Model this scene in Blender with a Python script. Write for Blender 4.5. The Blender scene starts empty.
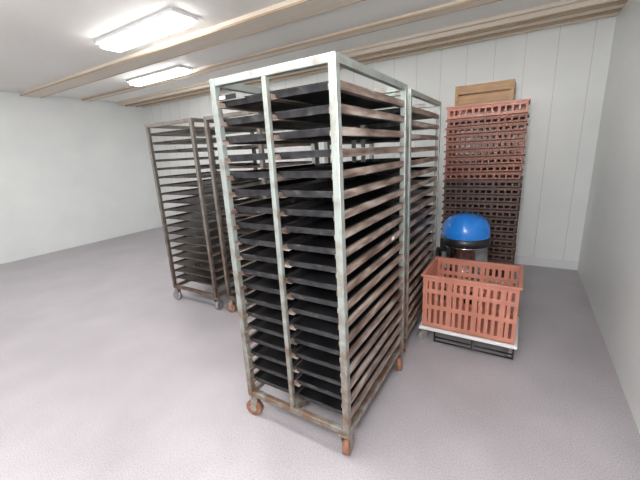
import bpy, bmesh, math, random
from mathutils import Vector, Matrix
random.seed(7)
S=bpy.context.scene
# ------------------------------------------------------------------ materials
def new_mat(name):
    m=bpy.data.materials.new(name); m.use_nodes=True
    nt=m.node_tree; b=nt.nodes['Principled BSDF']; return m,nt,b
def plain(name,col,rough=0.5,metal=0.0,spec=0.5):
    m,nt,b=new_mat(name)
    b.inputs['Base Color'].default_value=(*col,1); b.inputs['Roughness'].default_value=rough
    b.inputs['Metallic'].default_value=metal
    b.inputs['Specular IOR Level'].default_value=spec
    return m
def noisy(name,cols,scale=8,rough=(0.3,0.6),metal=0.0,stretch=(1,1,1),detail=6,bump=0.0,spec=0.5):
    m,nt,b=new_mat(name); N=nt.nodes; L=nt.links
    tc=N.new('ShaderNodeTexCoord'); mp=N.new('ShaderNodeMapping'); mp.inputs['Scale'].default_value=stretch
    no=N.new('ShaderNodeTexNoise'); no.inputs['Scale'].default_value=scale; no.inputs['Detail'].default_value=detail
    cr=N.new('ShaderNodeValToRGB'); e=cr.color_ramp.elements
    while len(e)<len(cols): e.new(0.5)
    for i,(p,c) in enumerate(cols): e[i].position=p; e[i].color=(*c,1)
    L.new(tc.outputs['Object'],mp.inputs[0]); L.new(mp.outputs[0],no.inputs['Vector'])
    L.new(no.outputs['Fac'],cr.inputs[0]); L.new(cr.outputs[0],b.inputs['Base Color'])
    mr=N.new('ShaderNodeMapRange'); mr.inputs['To Min'].default_value=rough[0]; mr.inputs['To Max'].default_value=rough[1]
    mr.inputs['From Min'].default_value=0.3; mr.inputs['From Max'].default_value=0.7
    L.new(no.outputs['Fac'],mr.inputs[0]); L.new(mr.outputs[0],b.inputs['Roughness'])
    b.inputs['Metallic'].default_value=metal; b.inputs['Specular IOR Level'].default_value=spec
    return m
def frame_mat(name,clean,rust,h0=0.15,h1=1.2,hi=0.2):
    # worn steel: grime increases towards the floor
    m,nt,b=new_mat(name); N=nt.nodes; L=nt.links
    tc=N.new('ShaderNodeTexCoord'); sp=N.new('ShaderNodeSeparateXYZ'); L.new(tc.outputs['Object'],sp.inputs[0])
    no=N.new('ShaderNodeTexNoise'); no.inputs['Scale'].default_value=14; no.inputs['Detail'].default_value=8
    L.new(tc.outputs['Object'],no.inputs['Vector'])
    mr=N.new('ShaderNodeMapRange'); mr.inputs['From Min'].default_value=h0; mr.inputs['From Max'].default_value=h1
    mr.inputs['To Min'].default_value=hi; mr.inputs['To Max'].default_value=-0.06
    L.new(sp.outputs['Z'],mr.inputs[0])
    ad=N.new('ShaderNodeMath'); ad.operation='ADD'; L.new(no.outputs['Fac'],ad.inputs[0]); L.new(mr.outputs[0],ad.inputs[1])
    cr=N.new('ShaderNodeValToRGB'); e=cr.color_ramp.elements
    e[0].position=0.44; e[0].color=(*clean,1); e[1].position=0.78; e[1].color=(*rust,1)
    L.new(ad.outputs[0],cr.inputs[0]); L.new(cr.outputs[0],b.inputs['Base Color'])
    b.inputs['Metallic'].default_value=0.5; b.inputs['Roughness'].default_value=0.36
    return m
M={}
M['steel']=frame_mat('worn_steel',(0.36,0.40,0.38),(0.20,0.13,0.09))
M['steel2']=frame_mat('brown_steel',(0.24,0.22,0.20),(0.14,0.085,0.06))
M['rail']=noisy('rusty_rail',[(0.32,(0.05,0.032,0.026)),(0.5,(0.23,0.165,0.135)),(0.66,(0.42,0.355,0.32))],scale=9,stretch=(1,0.5,3),rough=(0.35,0.6),metal=0.2)
M['railg']=noisy('grey_rail',[(0.35,(0.08,0.065,0.055)),(0.65,(0.28,0.24,0.21))],scale=10,metal=0.2)
M['tray']=noisy('black_tray',[(0.35,(0.005,0.005,0.006)),(0.7,(0.014,0.014,0.016))],scale=9,rough=(0.35,0.55),spec=0.3)
M['trayedge']=noisy('black_tray_lip',[(0.40,(0.010,0.010,0.012)),(0.6,(0.034,0.033,0.036)),(0.8,(0.13,0.11,0.10))],scale=22,rough=(0.3,0.5))
M['trayb']=noisy('brown_tray',[(0.35,(0.03,0.025,0.021)),(0.7,(0.16,0.125,0.10))],scale=7,rough=(0.25,0.45),metal=0.3)
M['wheel']=noisy('castor_wheel_brown',[(0.3,(0.17,0.07,0.04)),(0.7,(0.34,0.16,0.095))],scale=20)
M['wheelg']=plain('castor_wheel_grey',(0.25,0.25,0.26),0.5)
M['zinc']=noisy('zinc',[(0.3,(0.25,0.20,0.17)),(0.7,(0.45,0.41,0.38))],scale=25,metal=0.6)
M['crate']=noisy('terracotta_plastic',[(0.3,(0.44,0.165,0.115)),(0.7,(0.55,0.235,0.17))],scale=4,rough=(0.35,0.5))
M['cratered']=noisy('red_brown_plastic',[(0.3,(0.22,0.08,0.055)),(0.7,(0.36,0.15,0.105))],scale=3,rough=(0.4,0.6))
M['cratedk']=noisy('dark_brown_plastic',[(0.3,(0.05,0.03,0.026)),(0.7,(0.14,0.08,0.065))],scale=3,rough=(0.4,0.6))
M['white']=plain('white_plastic',(0.75,0.76,0.78),0.4)
M['blue']=plain('blue_plastic',(0.015,0.19,0.65),0.25)
M['blackp']=plain('black_plastic',(0.012,0.012,0.014),0.35)
M['inox']=plain('polished_steel',(0.5,0.5,0.52),0.2,1.0)
M['wood']=noisy('crate_wood',[(0.3,(0.25,0.12,0.05)),(0.7,(0.48,0.28,0.12))],scale=6,stretch=(1,6,6))
M['label']=plain('label_paper',(0.8,0.8,0.78),0.6)
m,nt,b=new_mat('speckled_vinyl'); N=nt.nodes; L=nt.links
tc=N.new('ShaderNodeTexCoord')
n1=N.new('ShaderNodeTexNoise'); n1.inputs['Scale'].default_value=170; n1.inputs['Detail'].default_value=3
n2=N.new('ShaderNodeTexNoise'); n2.inputs['Scale'].default_value=2.2; n2.inputs['Detail'].default_value=6
c1=N.new('ShaderNodeValToRGB'); c1.color_ramp.elements[0].position=0.34; c1.color_ramp.elements[0].color=(0.30,0.28,0.30,1)
c1.color_ramp.elements[1].position=0.58; c1.color_ramp.elements[1].color=(0.44,0.415,0.44,1)
c2=N.new('ShaderNodeValToRGB'); c2.color_ramp.elements[0].position=0.3; c2.color_ramp.elements[0].color=(0.86,0.855,0.86,1)
c2.color_ramp.elements[1].position=0.65; c2.color_ramp.elements[1].color=(1,1,1,1)
mx=N.new('ShaderNodeMix'); mx.data_type='RGBA'; mx.blend_type='MULTIPLY'; mx.inputs[0].default_value=1
L.new(tc.outputs['Object'],n1.inputs['Vector']); L.new(tc.outputs['Object'],n2.inputs['Vector'])
L.new(n1.outputs['Fac'],c1.inputs[0]); L.new(n2.outputs['Fac'],c2.inputs[0])
L.new(c1.outputs[0],mx.inputs[6]); L.new(c2.outputs[0],mx.inputs[7]); L.new(mx.outputs[2],b.inputs['Base Color'])
b.inputs['Roughness'].default_value=0.33
M['floor']=m
M['wall']=noisy('wall_panel_white',[(0.3,(0.78,0.81,0.81)),(0.7,(0.84,0.86,0.855))],scale=2,rough=(0.3,0.4))
M['seam']=plain('panel_seam',(0.62,0.64,0.64),0.5)
M['ceil']=noisy('ceiling_cream',[(0.3,(0.88,0.86,0.82)),(0.7,(0.92,0.905,0.875))],scale=1.5,rough=(0.6,0.7))
M['beam']=noisy('beam_cream',[(0.3,(0.72,0.63,0.53)),(0.7,(0.79,0.71,0.61))],scale=3,stretch=(0.3,4,4),rough=(0.5,0.6))
M['trimw']=noisy('batten_brown',[(0.3,(0.42,0.29,0.18)),(0.7,(0.55,0.41,0.28))],scale=4,stretch=(0.5,4,4))
m,nt,b=new_mat('light_diffuser'); b.inputs['Base Color'].default_value=(1,1,1,1)
b.inputs['Emission Color'].default_value=(1.0,0.985,0.96,1); b.inputs['Emission Strength'].default_value=16.5
M['emit']=m
# ------------------------------------------------------------------ mesh builder
class MB:
    def __init__(s): s.bm=bmesh.new(); s.mats=[]
    def mi(s,k):
        if k not in s.mats: s.mats.append(k)
        return s.mats.index(k)
    def box(s,x0,x1,y0,y1,z0,z1,k):
        i=s.mi(k); v=[s.bm.verts.new(p) for p in [(x0,y0,z0),(x1,y0,z0),(x1,y1,z0),(x0,y1,z0),(x0,y0,z1),(x1,y0,z1),(x1,y1,z1),(x0,y1,z1)]]
        for f in [(0,3,2,1),(4,5,6,7),(0,1,5,4),(1,2,6,5),(2,3,7,6),(3,0,4,7)]:
            fc=s.bm.faces.new([v[j] for j in f]); fc.material_index=i
    def cyl(s,c,r,h,axis,k,seg=24,r2=None):
        i=s.mi(k); R={'z':Matrix(),'x':Matrix.Rotation(math.pi/2,4,'Y'),'y':Matrix.Rotation(math.pi/2,4,'X')}[axis]
        g=bmesh.ops.create_cone(s.bm,cap_ends=True,segments=seg,radius1=r,radius2=r if r2 is None else r2,depth=h,matrix=Matrix.Translation(c)@R)
        for f in {f for v in g['verts'] for f in v.link_faces}: f.material_index=i; f.smooth=len(f.verts)==4
    def lathe(s,c,prof,k,seg=40):
        i=s.mi(k); rings=[]
        for r,z in prof:
            rings.append([s.bm.verts.new((c[0]+r*math.cos(2*math.pi*j/seg),c[1]+r*math.sin(2*math.pi*j/seg),c[2]+z)) for j in range(seg)])
        for a,b in zip(rings,rings[1:]):
            for j in range(seg):
                f=s.bm.faces.new([a[j],a[(j+1)%seg],b[(j+1)%seg],b[j]]); f.material_index=i; f.smooth=True
    def tray(s,x0,x1,y0,y1,z,h,k,ke,fl=0.010,t=0.0025):
        i=s.mi(k); ie=s.mi(ke)
        def ring(dx,zz): return [s.bm.verts.new(p) for p in [(x0+dx,y0+dx,zz),(x1-dx,y0+dx,zz),(x1-dx,y1-dx,zz),(x0+dx,y1-dx,zz)]]
        A=ring(fl,z); B=ring(0.004,z+h-0.004); C=ring(0,z+h-0.004); D=ring(0,z+h); E=ring(0.006,z+h); F=ring(fl+t,z+t)
        s.bm.faces.new(A[::-1]).material_index=i
        for P,Q,mm in [(A,B,ie),(B,C,ie),(C,D,ie),(D,E,ie),(E,F,i)]:
            for j in range(4):
                s.bm.faces.new([P[j],P[(j+1)%4],Q[(j+1)%4],Q[j]]).material_index=mm
        s.bm.faces.new(F).material_index=i
    def obj(s,name,parent=None,bevel=0.0,loc=(0,0,0),rz=0):
        me=bpy.data.meshes.new(name); bmesh.ops.recalc_face_normals(s.bm,faces=s.bm.faces)
        s.bm.to_mesh(me); s.bm.free()
        for k in s.mats: me.materials.append(M[k])
        o=bpy.data.objects.new(name,me); S.collection.objects.link(o)
        o.location=loc; o.rotation_euler[2]=rz
        if parent: o.parent=parent
        if bevel:
            md=o.modifiers.new('bevel','BEVEL'); md.width=bevel; md.segments=2; md.limit_method='ANGLE'
        return o
def empty(name,loc=(0,0,0),rz=0):
    e=bpy.data.objects.new(name,None); e.empty_display_size=0.1; e.location=loc; e.rotation_euler[2]=rz; S.collection.objects.link(e); return e
def castor(b,x,y,top,kw,ang,wr=0.05):
    sub=MB()
    sub.mats=b.mats
    sub.box(-0.032,0.032,-0.032,0.032,top-0.006,top,'zinc')
    sub.cyl((0,0,top-0.014),0.024,0.018,'z','zinc',16)
    off=0.022
    for sx in (-1,1):
        x0=sx*0.021
        i=sub.mi('zinc')
        pts=[(-0.022,top-0.02),(0.026,top-0.02),(off+0.014,wr-0.012),(off-0.012,wr-0.012)]
        v=[sub.bm.verts.new((x0,p[0],p[1])) for p in pts]+[sub.bm.verts.new((x0+sx*0.003,p[0],p[1])) for p in pts]
        for f in [(0,1,2,3),(7,6,5,4),(0,4,5,1),(1,5,6,2),(2,6,7,3),(3,7,4,0)]:
            sub.bm.faces.new([v[j] for j in f]).material_index=i
    sub.box(-0.024,0.024,-0.022,0.026,top-0.024,top-0.02,'zinc')
    sub.cyl((0,off,wr),wr,0.034,'x',kw,28); sub.cyl((0,off,wr),wr*0.45,0.038,'x','zinc',20); sub.cyl((0,off,wr),0.007,0.052,'x','zinc',10)
    bmesh.ops.transform(sub.bm,matrix=Matrix.Translation((x,y,0))@Matrix.Rotation(ang,4,'Z'),verts=sub.bm.verts)
    me=bpy.data.meshes.new('t'); sub.bm.to_mesh(me); sub.bm.free(); b.bm.from_mesh(me); bpy.data.meshes.remove(me)
def rack(loc,W=0.65,D=0.87,H=1.85,B=0.15,z0=0.235,dz=0.0832,n=19,post='steel',rail='rail',tray='tray',edge='trayedge',mid=True,wheel='wheel',rz=0,lip=0.027,skip=(),t=0.033,rh=0.029,jit=0.004,out=0.0):
    """open end faces -Y; local origin = front right floor corner; extends to -X and +Y"""
    E=empty('bakery_rack',loc,rz)
    f=MB()
    zt=H
    for (x,y) in [(-W,0),(-t,0),(-W,D-t),(-t,D-t)]:
        f.box(x,x+t,y,y+t,B,zt,post)
    for z in (B,zt-t):
        k=post
        f.box(-W+t,-t,0.002,t-.002,z,z+t,k); f.box(-W+t,-t,D-t+.002,D-.002,z,z+t,k)
        f.box(-W+.002,-W+t-.002,t,D-t,z,z+t,k); f.box(-t+.002,-.002,t,D-t,z,z+t,k)
    tm=0.024
    if mid:
        for y in (0.002,D-tm-.004):
            f.box(-W/2-tm/2-.012,-W/2+tm/2-.012,y,y+tm,B+t,zt-t,post)
        f.box(-W/2-tm/2,-W/2+tm/2,t,D-t,B+.004,B+t-.004,post)
    f.obj('frame',E,bevel=0.003)
    r=MB()
    for k in range(n):
        z=z0+k*dz
        for sx,xo in ((1,-0.006),(-1,-W+0.006)):
            r.box(min(xo,xo-sx*0.003),max(xo,xo-sx*0.003),t*0.9,D-t*0.9,z-0.004,z+rh,rail)
            a,b_=sorted((xo-sx*0.003,xo-sx*0.032)); r.box(a,b_,t*0.9,D-t*0.9,z-0.004,z-0.001,rail)
            a,b_=sorted((xo-sx*0.003,xo-sx*0.012)); r.box(a,b_,t*0.9,D-t*0.9,z+rh-0.003,z+rh,rail)
        if mid:
            r.box(-W/2-0.03,-W/2+0.03,t*0.9,D-t*0.9,z-0.004,z-0.001,rail)
            r.box(-W/2-0.002,-W/2+0.002,t*0.9,D-t*0.9,z-0.001,z+rh*0.7,rail)
            # angle clips carrying the trays beside the left post
            r.box(-W+t+0.001,-W+t+0.006,0.006,0.05,z-0.006,z+rh*0.55,rail)
            r.box(-t-0.006,-t-0.001,0.006,0.05,z-0.006,z+rh*0.55,rail)
    r.obj('side_rails',E)
    tr=MB()
    cols=[(-W+0.018,-W/2-0.006),(-W/2+0.006,-0.018)] if mid else [(-W+0.018,-0.018)]
    for k in range(n):
        if k in skip: continue
        z=z0+k*dz
        for (a,c) in cols:
            j=random.uniform(-1,1)*jit; dy=random.uniform(0,0.012)
            tr.tray(a+0.002+j*0.3,c-0.002+j*0.3,t-0.006+dy,D-t-0.012+dy*0.6,z+0.0005,lip,tray,edge)
    tr.obj('baking_trays',E)
    cb=MB()
    for (x,y,a) in [(-W+t,t,1.7),(-t,t,0.2),(-W+t,D-t,0.4),(-t,D-t,3.6)]:
        castor(cb,x,y,B,wheel,a)
    cb.obj('castors',E)
    return E
# ------------------------------------------------------------------ room
XL,XR,YF,YB,HC=-6.6,1.25,-3.2,3.55,2.7
def solid(name,x0,x1,y0,y1,z0,z1,k):
    b=MB(); b.box(x0,x1,y0,y1,z0,z1,k); return b.obj(name)
solid('floor',XL-.1,XR+.1,YF-.1,YB+.1,-0.1,0,'floor')
solid('ceiling',XL-.1,XR+.1,YF-.1,YB+.1,HC,HC+0.1,'ceil')
b=MB(); b.box(XL,XR,YB,YB+.1,0,HC,'wall')
x=XL+0.2
while x<XR: b.box(x,x+0.006,YB-0.003,YB,0,HC,'seam'); x+=0.30
b.obj('wall_back')
solid('wall_left',XL-.1,XL,YF,YB,0,HC,'wall')
solid('wall_right',XR,XR+.1,YF,YB,0,HC,'wall')
solid('wall_front',XL,XR,YF-.1,YF,0,HC,'wall')
solid('baseboard_back',XL,XR,YB-0.02,YB-0.003,0,0.1,'white')
def beam(name,y0,y1,d):
    b=MB(); b.box(XL,XR,y0,y1,HC-d,HC,'beam'); b.box(XL,XR,y1,y1+0.010,HC-d-0.004,HC,'trimw'); b.box(XL,XR,y0-0.008,y0,HC-d-0.004,HC-d+.014,'trimw'); b.obj(name)
beam('trim_1',1.38,1.64,0.05)
beam('trim_2',2.30,2.42,0.035)
b=MB()
for i in range(5):
    y=2.98+i*0.115; b.box(XL,XR,y,y+0.04,HC-0.07,HC-0.03,'trimw' if i%2 else 'beam')
b.box(XL,XR,2.93,3.5,HC-0.03,HC,'beam')
b.obj('trim_3')
def fixture(x0,x1,y0,y1):
    E=empty('fluorescent_ceiling_light')
    b=MB()
    z=HC-0.03
    b.box(x0-.03,x1+.03,y0-.03,y1+.03,z,HC-.001,'white'); b.obj('housing',E)
    b=MB(); b.box(x0,x1,y0,y1,z-0.045,z-.001,'emit'); b.obj('diffuser',E,bevel=0.012)
fixture(-3.15,-1.98,0.92,1.12)
fixture(-4.6,-3.4,2.05,2.2)
fixture(-2.9,-1.7,-0.5,-0.22)  # from here on: unseen panels added out of frame to light the room
fixture(-5.2,-4.0,-0.5,-0.22)
fixture(-0.9,0.3,-0.5,-0.22)
fixture(-2.6,-1.4,-1.9,-1.6)
fixture(-0.6,0.6,-1.9,-1.6)
# ------------------------------------------------------------------ racks
main=rack((0,0,0),lip=0.029,W=0.658)
b=MB(); b.box(-0.60,-0.50,-0.006,0.0,1.752,1.772,'blackp'); b.box(-0.595,-0.56,-0.0075,-0.006,1.755,1.769,'label')
b.box(-0.625,-0.45,-0.002,0.002,1.748,1.752,'steel'); b.obj('name_plate',main)
b=MB(); b.box(-0.005,-0.003,0.62,0.66,0.99,1.01,'label'); b.obj('sticker',main)
rack((-0.02,1.0,0),post='steel',rail='rail',z0=0.225,W=0.63)
rack((-1.90,0.88,0),post='steel2',rail='railg',tray='trayb',edge='trayb',mid=False,W=0.68,lip=0.018,z0=0.25,rh=0.012,wheel='wheelg',D=0.8)
rack((-1.17,0.92,0),post='steel2',rail='rail',tray='trayb',edge='trayb',mid=False,W=0.62,lip=0.018,z0=0.24,rh=0.018,wheel='wheel')
# ------------------------------------------------------------------ crates
def crate_into(b,x,y,z,w,d,h,k,nb=(0.42,),nw=16,nd=11,rim=0.05,sw=0.016):
    t=0.012
    X0,X1,Y0,Y1=x,x+w,y,y+d
    b.box(X0,X1,Y0,Y1,z,z+0.008,k)
    bands=[(0,rim*0.8)]+[(h*q,h*q+0.035) for q in nb]+[(h-rim,h-0.014)]
    for z0,z1 in bands:
        b.box(X0,X1,Y0,Y0+t,z+z0+.001,z+z1,k); b.box(X0,X1,Y1-t,Y1,z+z0+.001,z+z1,k)
        b.box(X0,X0+t,Y0+t,Y1-t,z+z0+.001,z+z1,k); b.box(X1-t,X1,Y0+t,Y1-t,z+z0+.001,z+z1,k)
    e=0.014
    b.box(X0-e,X1+e,Y0-e,Y0+t,z+h-0.014,z+h,k); b.box(X0-e,X1+e,Y1-t,Y1+e,z+h-0.014,z+h,k)
    b.box(X0-e,X0+t,Y0+t,Y1-t,z+h-0.014,z+h,k); b.box(X1-t,X1+e,Y0+t,Y1-t,z+h-0.014,z+h,k)
    for i in range(nw+1):
        c=X0+i*(w-sw)/nw; q=c+sw*(1 if i%4 else 1.5)
        b.box(c,min(q,X1),Y0+.002,Y0+.010,z+.01,z+h-.02,k); b.box(c,min(q,X1),Y1-.010,Y1-.002,z+.01,z+h-.02,k)
    for i in range(nd+1):
        c=Y0+.012+i*(d-0.028-sw)/nd; q=c+sw*(1 if i%4 else 1.4)
        b.box(X0+.002,X0+.010,c,q,z+.01,z+h-.02,k); b.box(X1-.010,X1-.002,c,q,z+.01,z+h-.02,k)
def dolly(x0,x1,y0,y1,low=False):
    D=empty('crate_dolly')
    b=MB()
    b.box(x0,x1,y0,y0+.05,0.10,0.125,'white'); b.box(x0,x1,y1-.05,y1,0.10,0.125,'white'); b.box(x0,x0+.05,y0+.05,y1-.05,0.10,0.125,'white'); b.box(x1-.05,x1,y0+.05,y1-.05,0.10,0.125,'white')
    ym=(y0+y1)/2; b.box(x0+.05,x1-.05,ym-.025,ym+.025,0.10,0.125,'white')
    b.obj('deck',D,bevel=0.004)
    b=MB()
    for (x,y,a) in [(x0+.04,y0+.04,2.2),(x1-.04,y0+.04,.6),(x0+.04,y1-.06,2.5),(x1-.04,y1-.06,1)]: castor(b,x,y,0.10,'wheelg',a,0.035)
    b.obj('castors',D)
    if low:
        b=MB()
        for z in (0.022,0.055): b.cyl(((x0+x1)/2+.05,y0+0.006,z),0.006,x1-x0-0.14,'x','blackp',10)
        for x in (x0+.122,(x0+x1)/2+.05,x1-.022): b.box(x-.005,x+.005,y0+.001,y0+.011,0.016,0.101,'blackp')
        b.obj('bumper_bars',D)
b=MB(); crate_into(b,0.02,1.27,0.126,0.64,0.46,0.435,'crate',nb=(0.36,0.66),nw=14,nd=10,sw=0.024); b.obj('plastic_crate',None,bevel=0.0015)
dolly(0.0,0.68,1.255,1.745,True)
dolly(-0.10,0.60,2.48,2.94)
b=MB(); z=0.126
n=23
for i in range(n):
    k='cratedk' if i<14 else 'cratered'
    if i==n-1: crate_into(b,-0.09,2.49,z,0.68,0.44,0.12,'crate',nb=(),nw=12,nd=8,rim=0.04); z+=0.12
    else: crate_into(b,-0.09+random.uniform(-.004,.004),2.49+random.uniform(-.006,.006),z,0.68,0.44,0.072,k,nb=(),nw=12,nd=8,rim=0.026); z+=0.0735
b.obj('shallow_crate_stack')
ztop=z
def wbox(loc,w,d,h,rz=0):
    b=MB(); t=0.014
    b.box(0,w,0,d,0,t,'wood')
    n=2
    for i in range(n):
        z0=0.015+i*h/n; z1=z0+h/n-0.014
        b.box(0,w,0,t,z0,z1,'wood'); b.box(0,w,d-t,d,z0,z1,'wood'); b.box(0,t,t,d-t,z0,z1,'wood'); b.box(w-t,w,t,d-t,z0,z1,'wood')
    for x in (0,w-.03):
        for y in (-0.008,d): b.box(x,x+.03,y,y+.008,0,h,'wood')
    b.obj('wooden_crate',None,loc=loc,rz=rz)
wbox((-0.03,2.52,ztop+0.001),0.5,0.34,0.18)
# ------------------------------------------------------------------ vacuum
V=empty('drum_vacuum_cleaner',(0.20,2.05,0))
b=MB(); c=(0,0,0)
b.lathe(c,[(0.0005,0.10),(0.21,0.10),(0.225,0.12),(0.225,0.17),(0.20,0.18)],'blackp')
b.obj('base',V)
b=MB(); b.lathe(c,[(0.195,0.17),(0.20,0.18),(0.20,0.40),(0.204,0.405),(0.20,0.41),(0.20,0.61),(0.208,0.62),(0.19,0.625)],'inox'); b.obj('steel_drum',V)
b=MB(); b.lathe(c,[(0.19,0.62),(0.212,0.622),(0.216,0.65),(0.214,0.69),(0.20,0.70)],'blackp')
for a in (0.6,3.74): b.box(math.cos(a)*.21-.02,math.cos(a)*.21+.02,math.sin(a)*.21-.02,math.sin(a)*.21+.02,0.56,0.68,'blackp')
b.obj('motor_band',V)
b=MB(); b.lathe(c,[(0.205,0.695),(0.205,0.74),(0.197,0.79),(0.175,0.835),(0.135,0.87),(0.08,0.89),(0.03,0.897),(0.0005,0.898)],'blue')
b.obj('motor_head',V)
b=MB()
for a in range(4):
    an=a*math.pi/2+.78; castor(b,.17*math.cos(an),.17*math.sin(an),0.10,'wheelg',an,0.035)
b.obj('castors',V)
cu=bpy.data.curves.new('hose','CURVE'); cu.dimensions='3D'; cu.bevel_depth=0.017; cu.bevel_resolution=4
sp=cu.splines.new('BEZIER'); P=[(-0.03,-0.20,0.50),(-0.16,-0.235,0.40),(-0.225,-0.06,0.56),(-0.215,0.08,0.40),(-0.17,0.20,0.20)]
sp.bezier_points.add(len(P)-1)
for q,p in zip(sp.bezier_points,P): q.co=p; q.handle_left_type=q.handle_right_type='AUTO'
cu.materials.append(M['blackp']); ho=bpy.data.objects.new('hose',cu); S.collection.objects.link(ho); ho.parent=V
# ------------------------------------------------------------------ camera
f,yaw,pitch,roll=332.343,-0.55481,0.25845,-0.0537
C=Vector((0.61593,-1.16455,1.50422))
fw=Vector((math.sin(yaw)*math.cos(pitch),math.cos(yaw)*math.cos(pitch),-math.sin(pitch)))
r=fw.cross(Vector((0,0,1))).normalized(); u=r.cross(fw)
r2=r*math.cos(roll)+u*math.sin(roll); u2=-r*math.sin(roll)+u*math.cos(roll)
mt=Matrix((( r2.x,u2.x,-fw.x,C.x),(r2.y,u2.y,-fw.y,C.y),(r2.z,u2.z,-fw.z,C.z),(0,0,0,1)))
cd=bpy.data.cameras.new('camera'); cd.sensor_width=36; cd.lens=f/640*36; cd.clip_start=0.02
co=bpy.data.objects.new('camera',cd); co.matrix_world=mt; S.collection.objects.link(co); S.camera=co
# ------------------------------------------------------------------ lights
fl=bpy.data.lights.new('camera_flash','AREA'); fl.energy=32; fl.size=0.25; fl.color=(1,0.98,0.96)
fo=bpy.data.objects.new('camera_flash',fl); S.collection.objects.link(fo)
fo.location=(0.5,-1.35,1.75); fo.rotation_euler=(Vector((-0.2,0.4,1.1))-fo.location).to_track_quat('-Z','Y').to_euler()
w=bpy.data.worlds.new('world'); S.world=w; w.use_nodes=True
w.node_tree.nodes['Background'].inputs[0].default_value=(0.9,0.95,1,1); w.node_tree.nodes['Background'].inputs[1].default_value=0.6
S.view_settings.view_transform='Standard'; S.view_settings.exposure=0.42
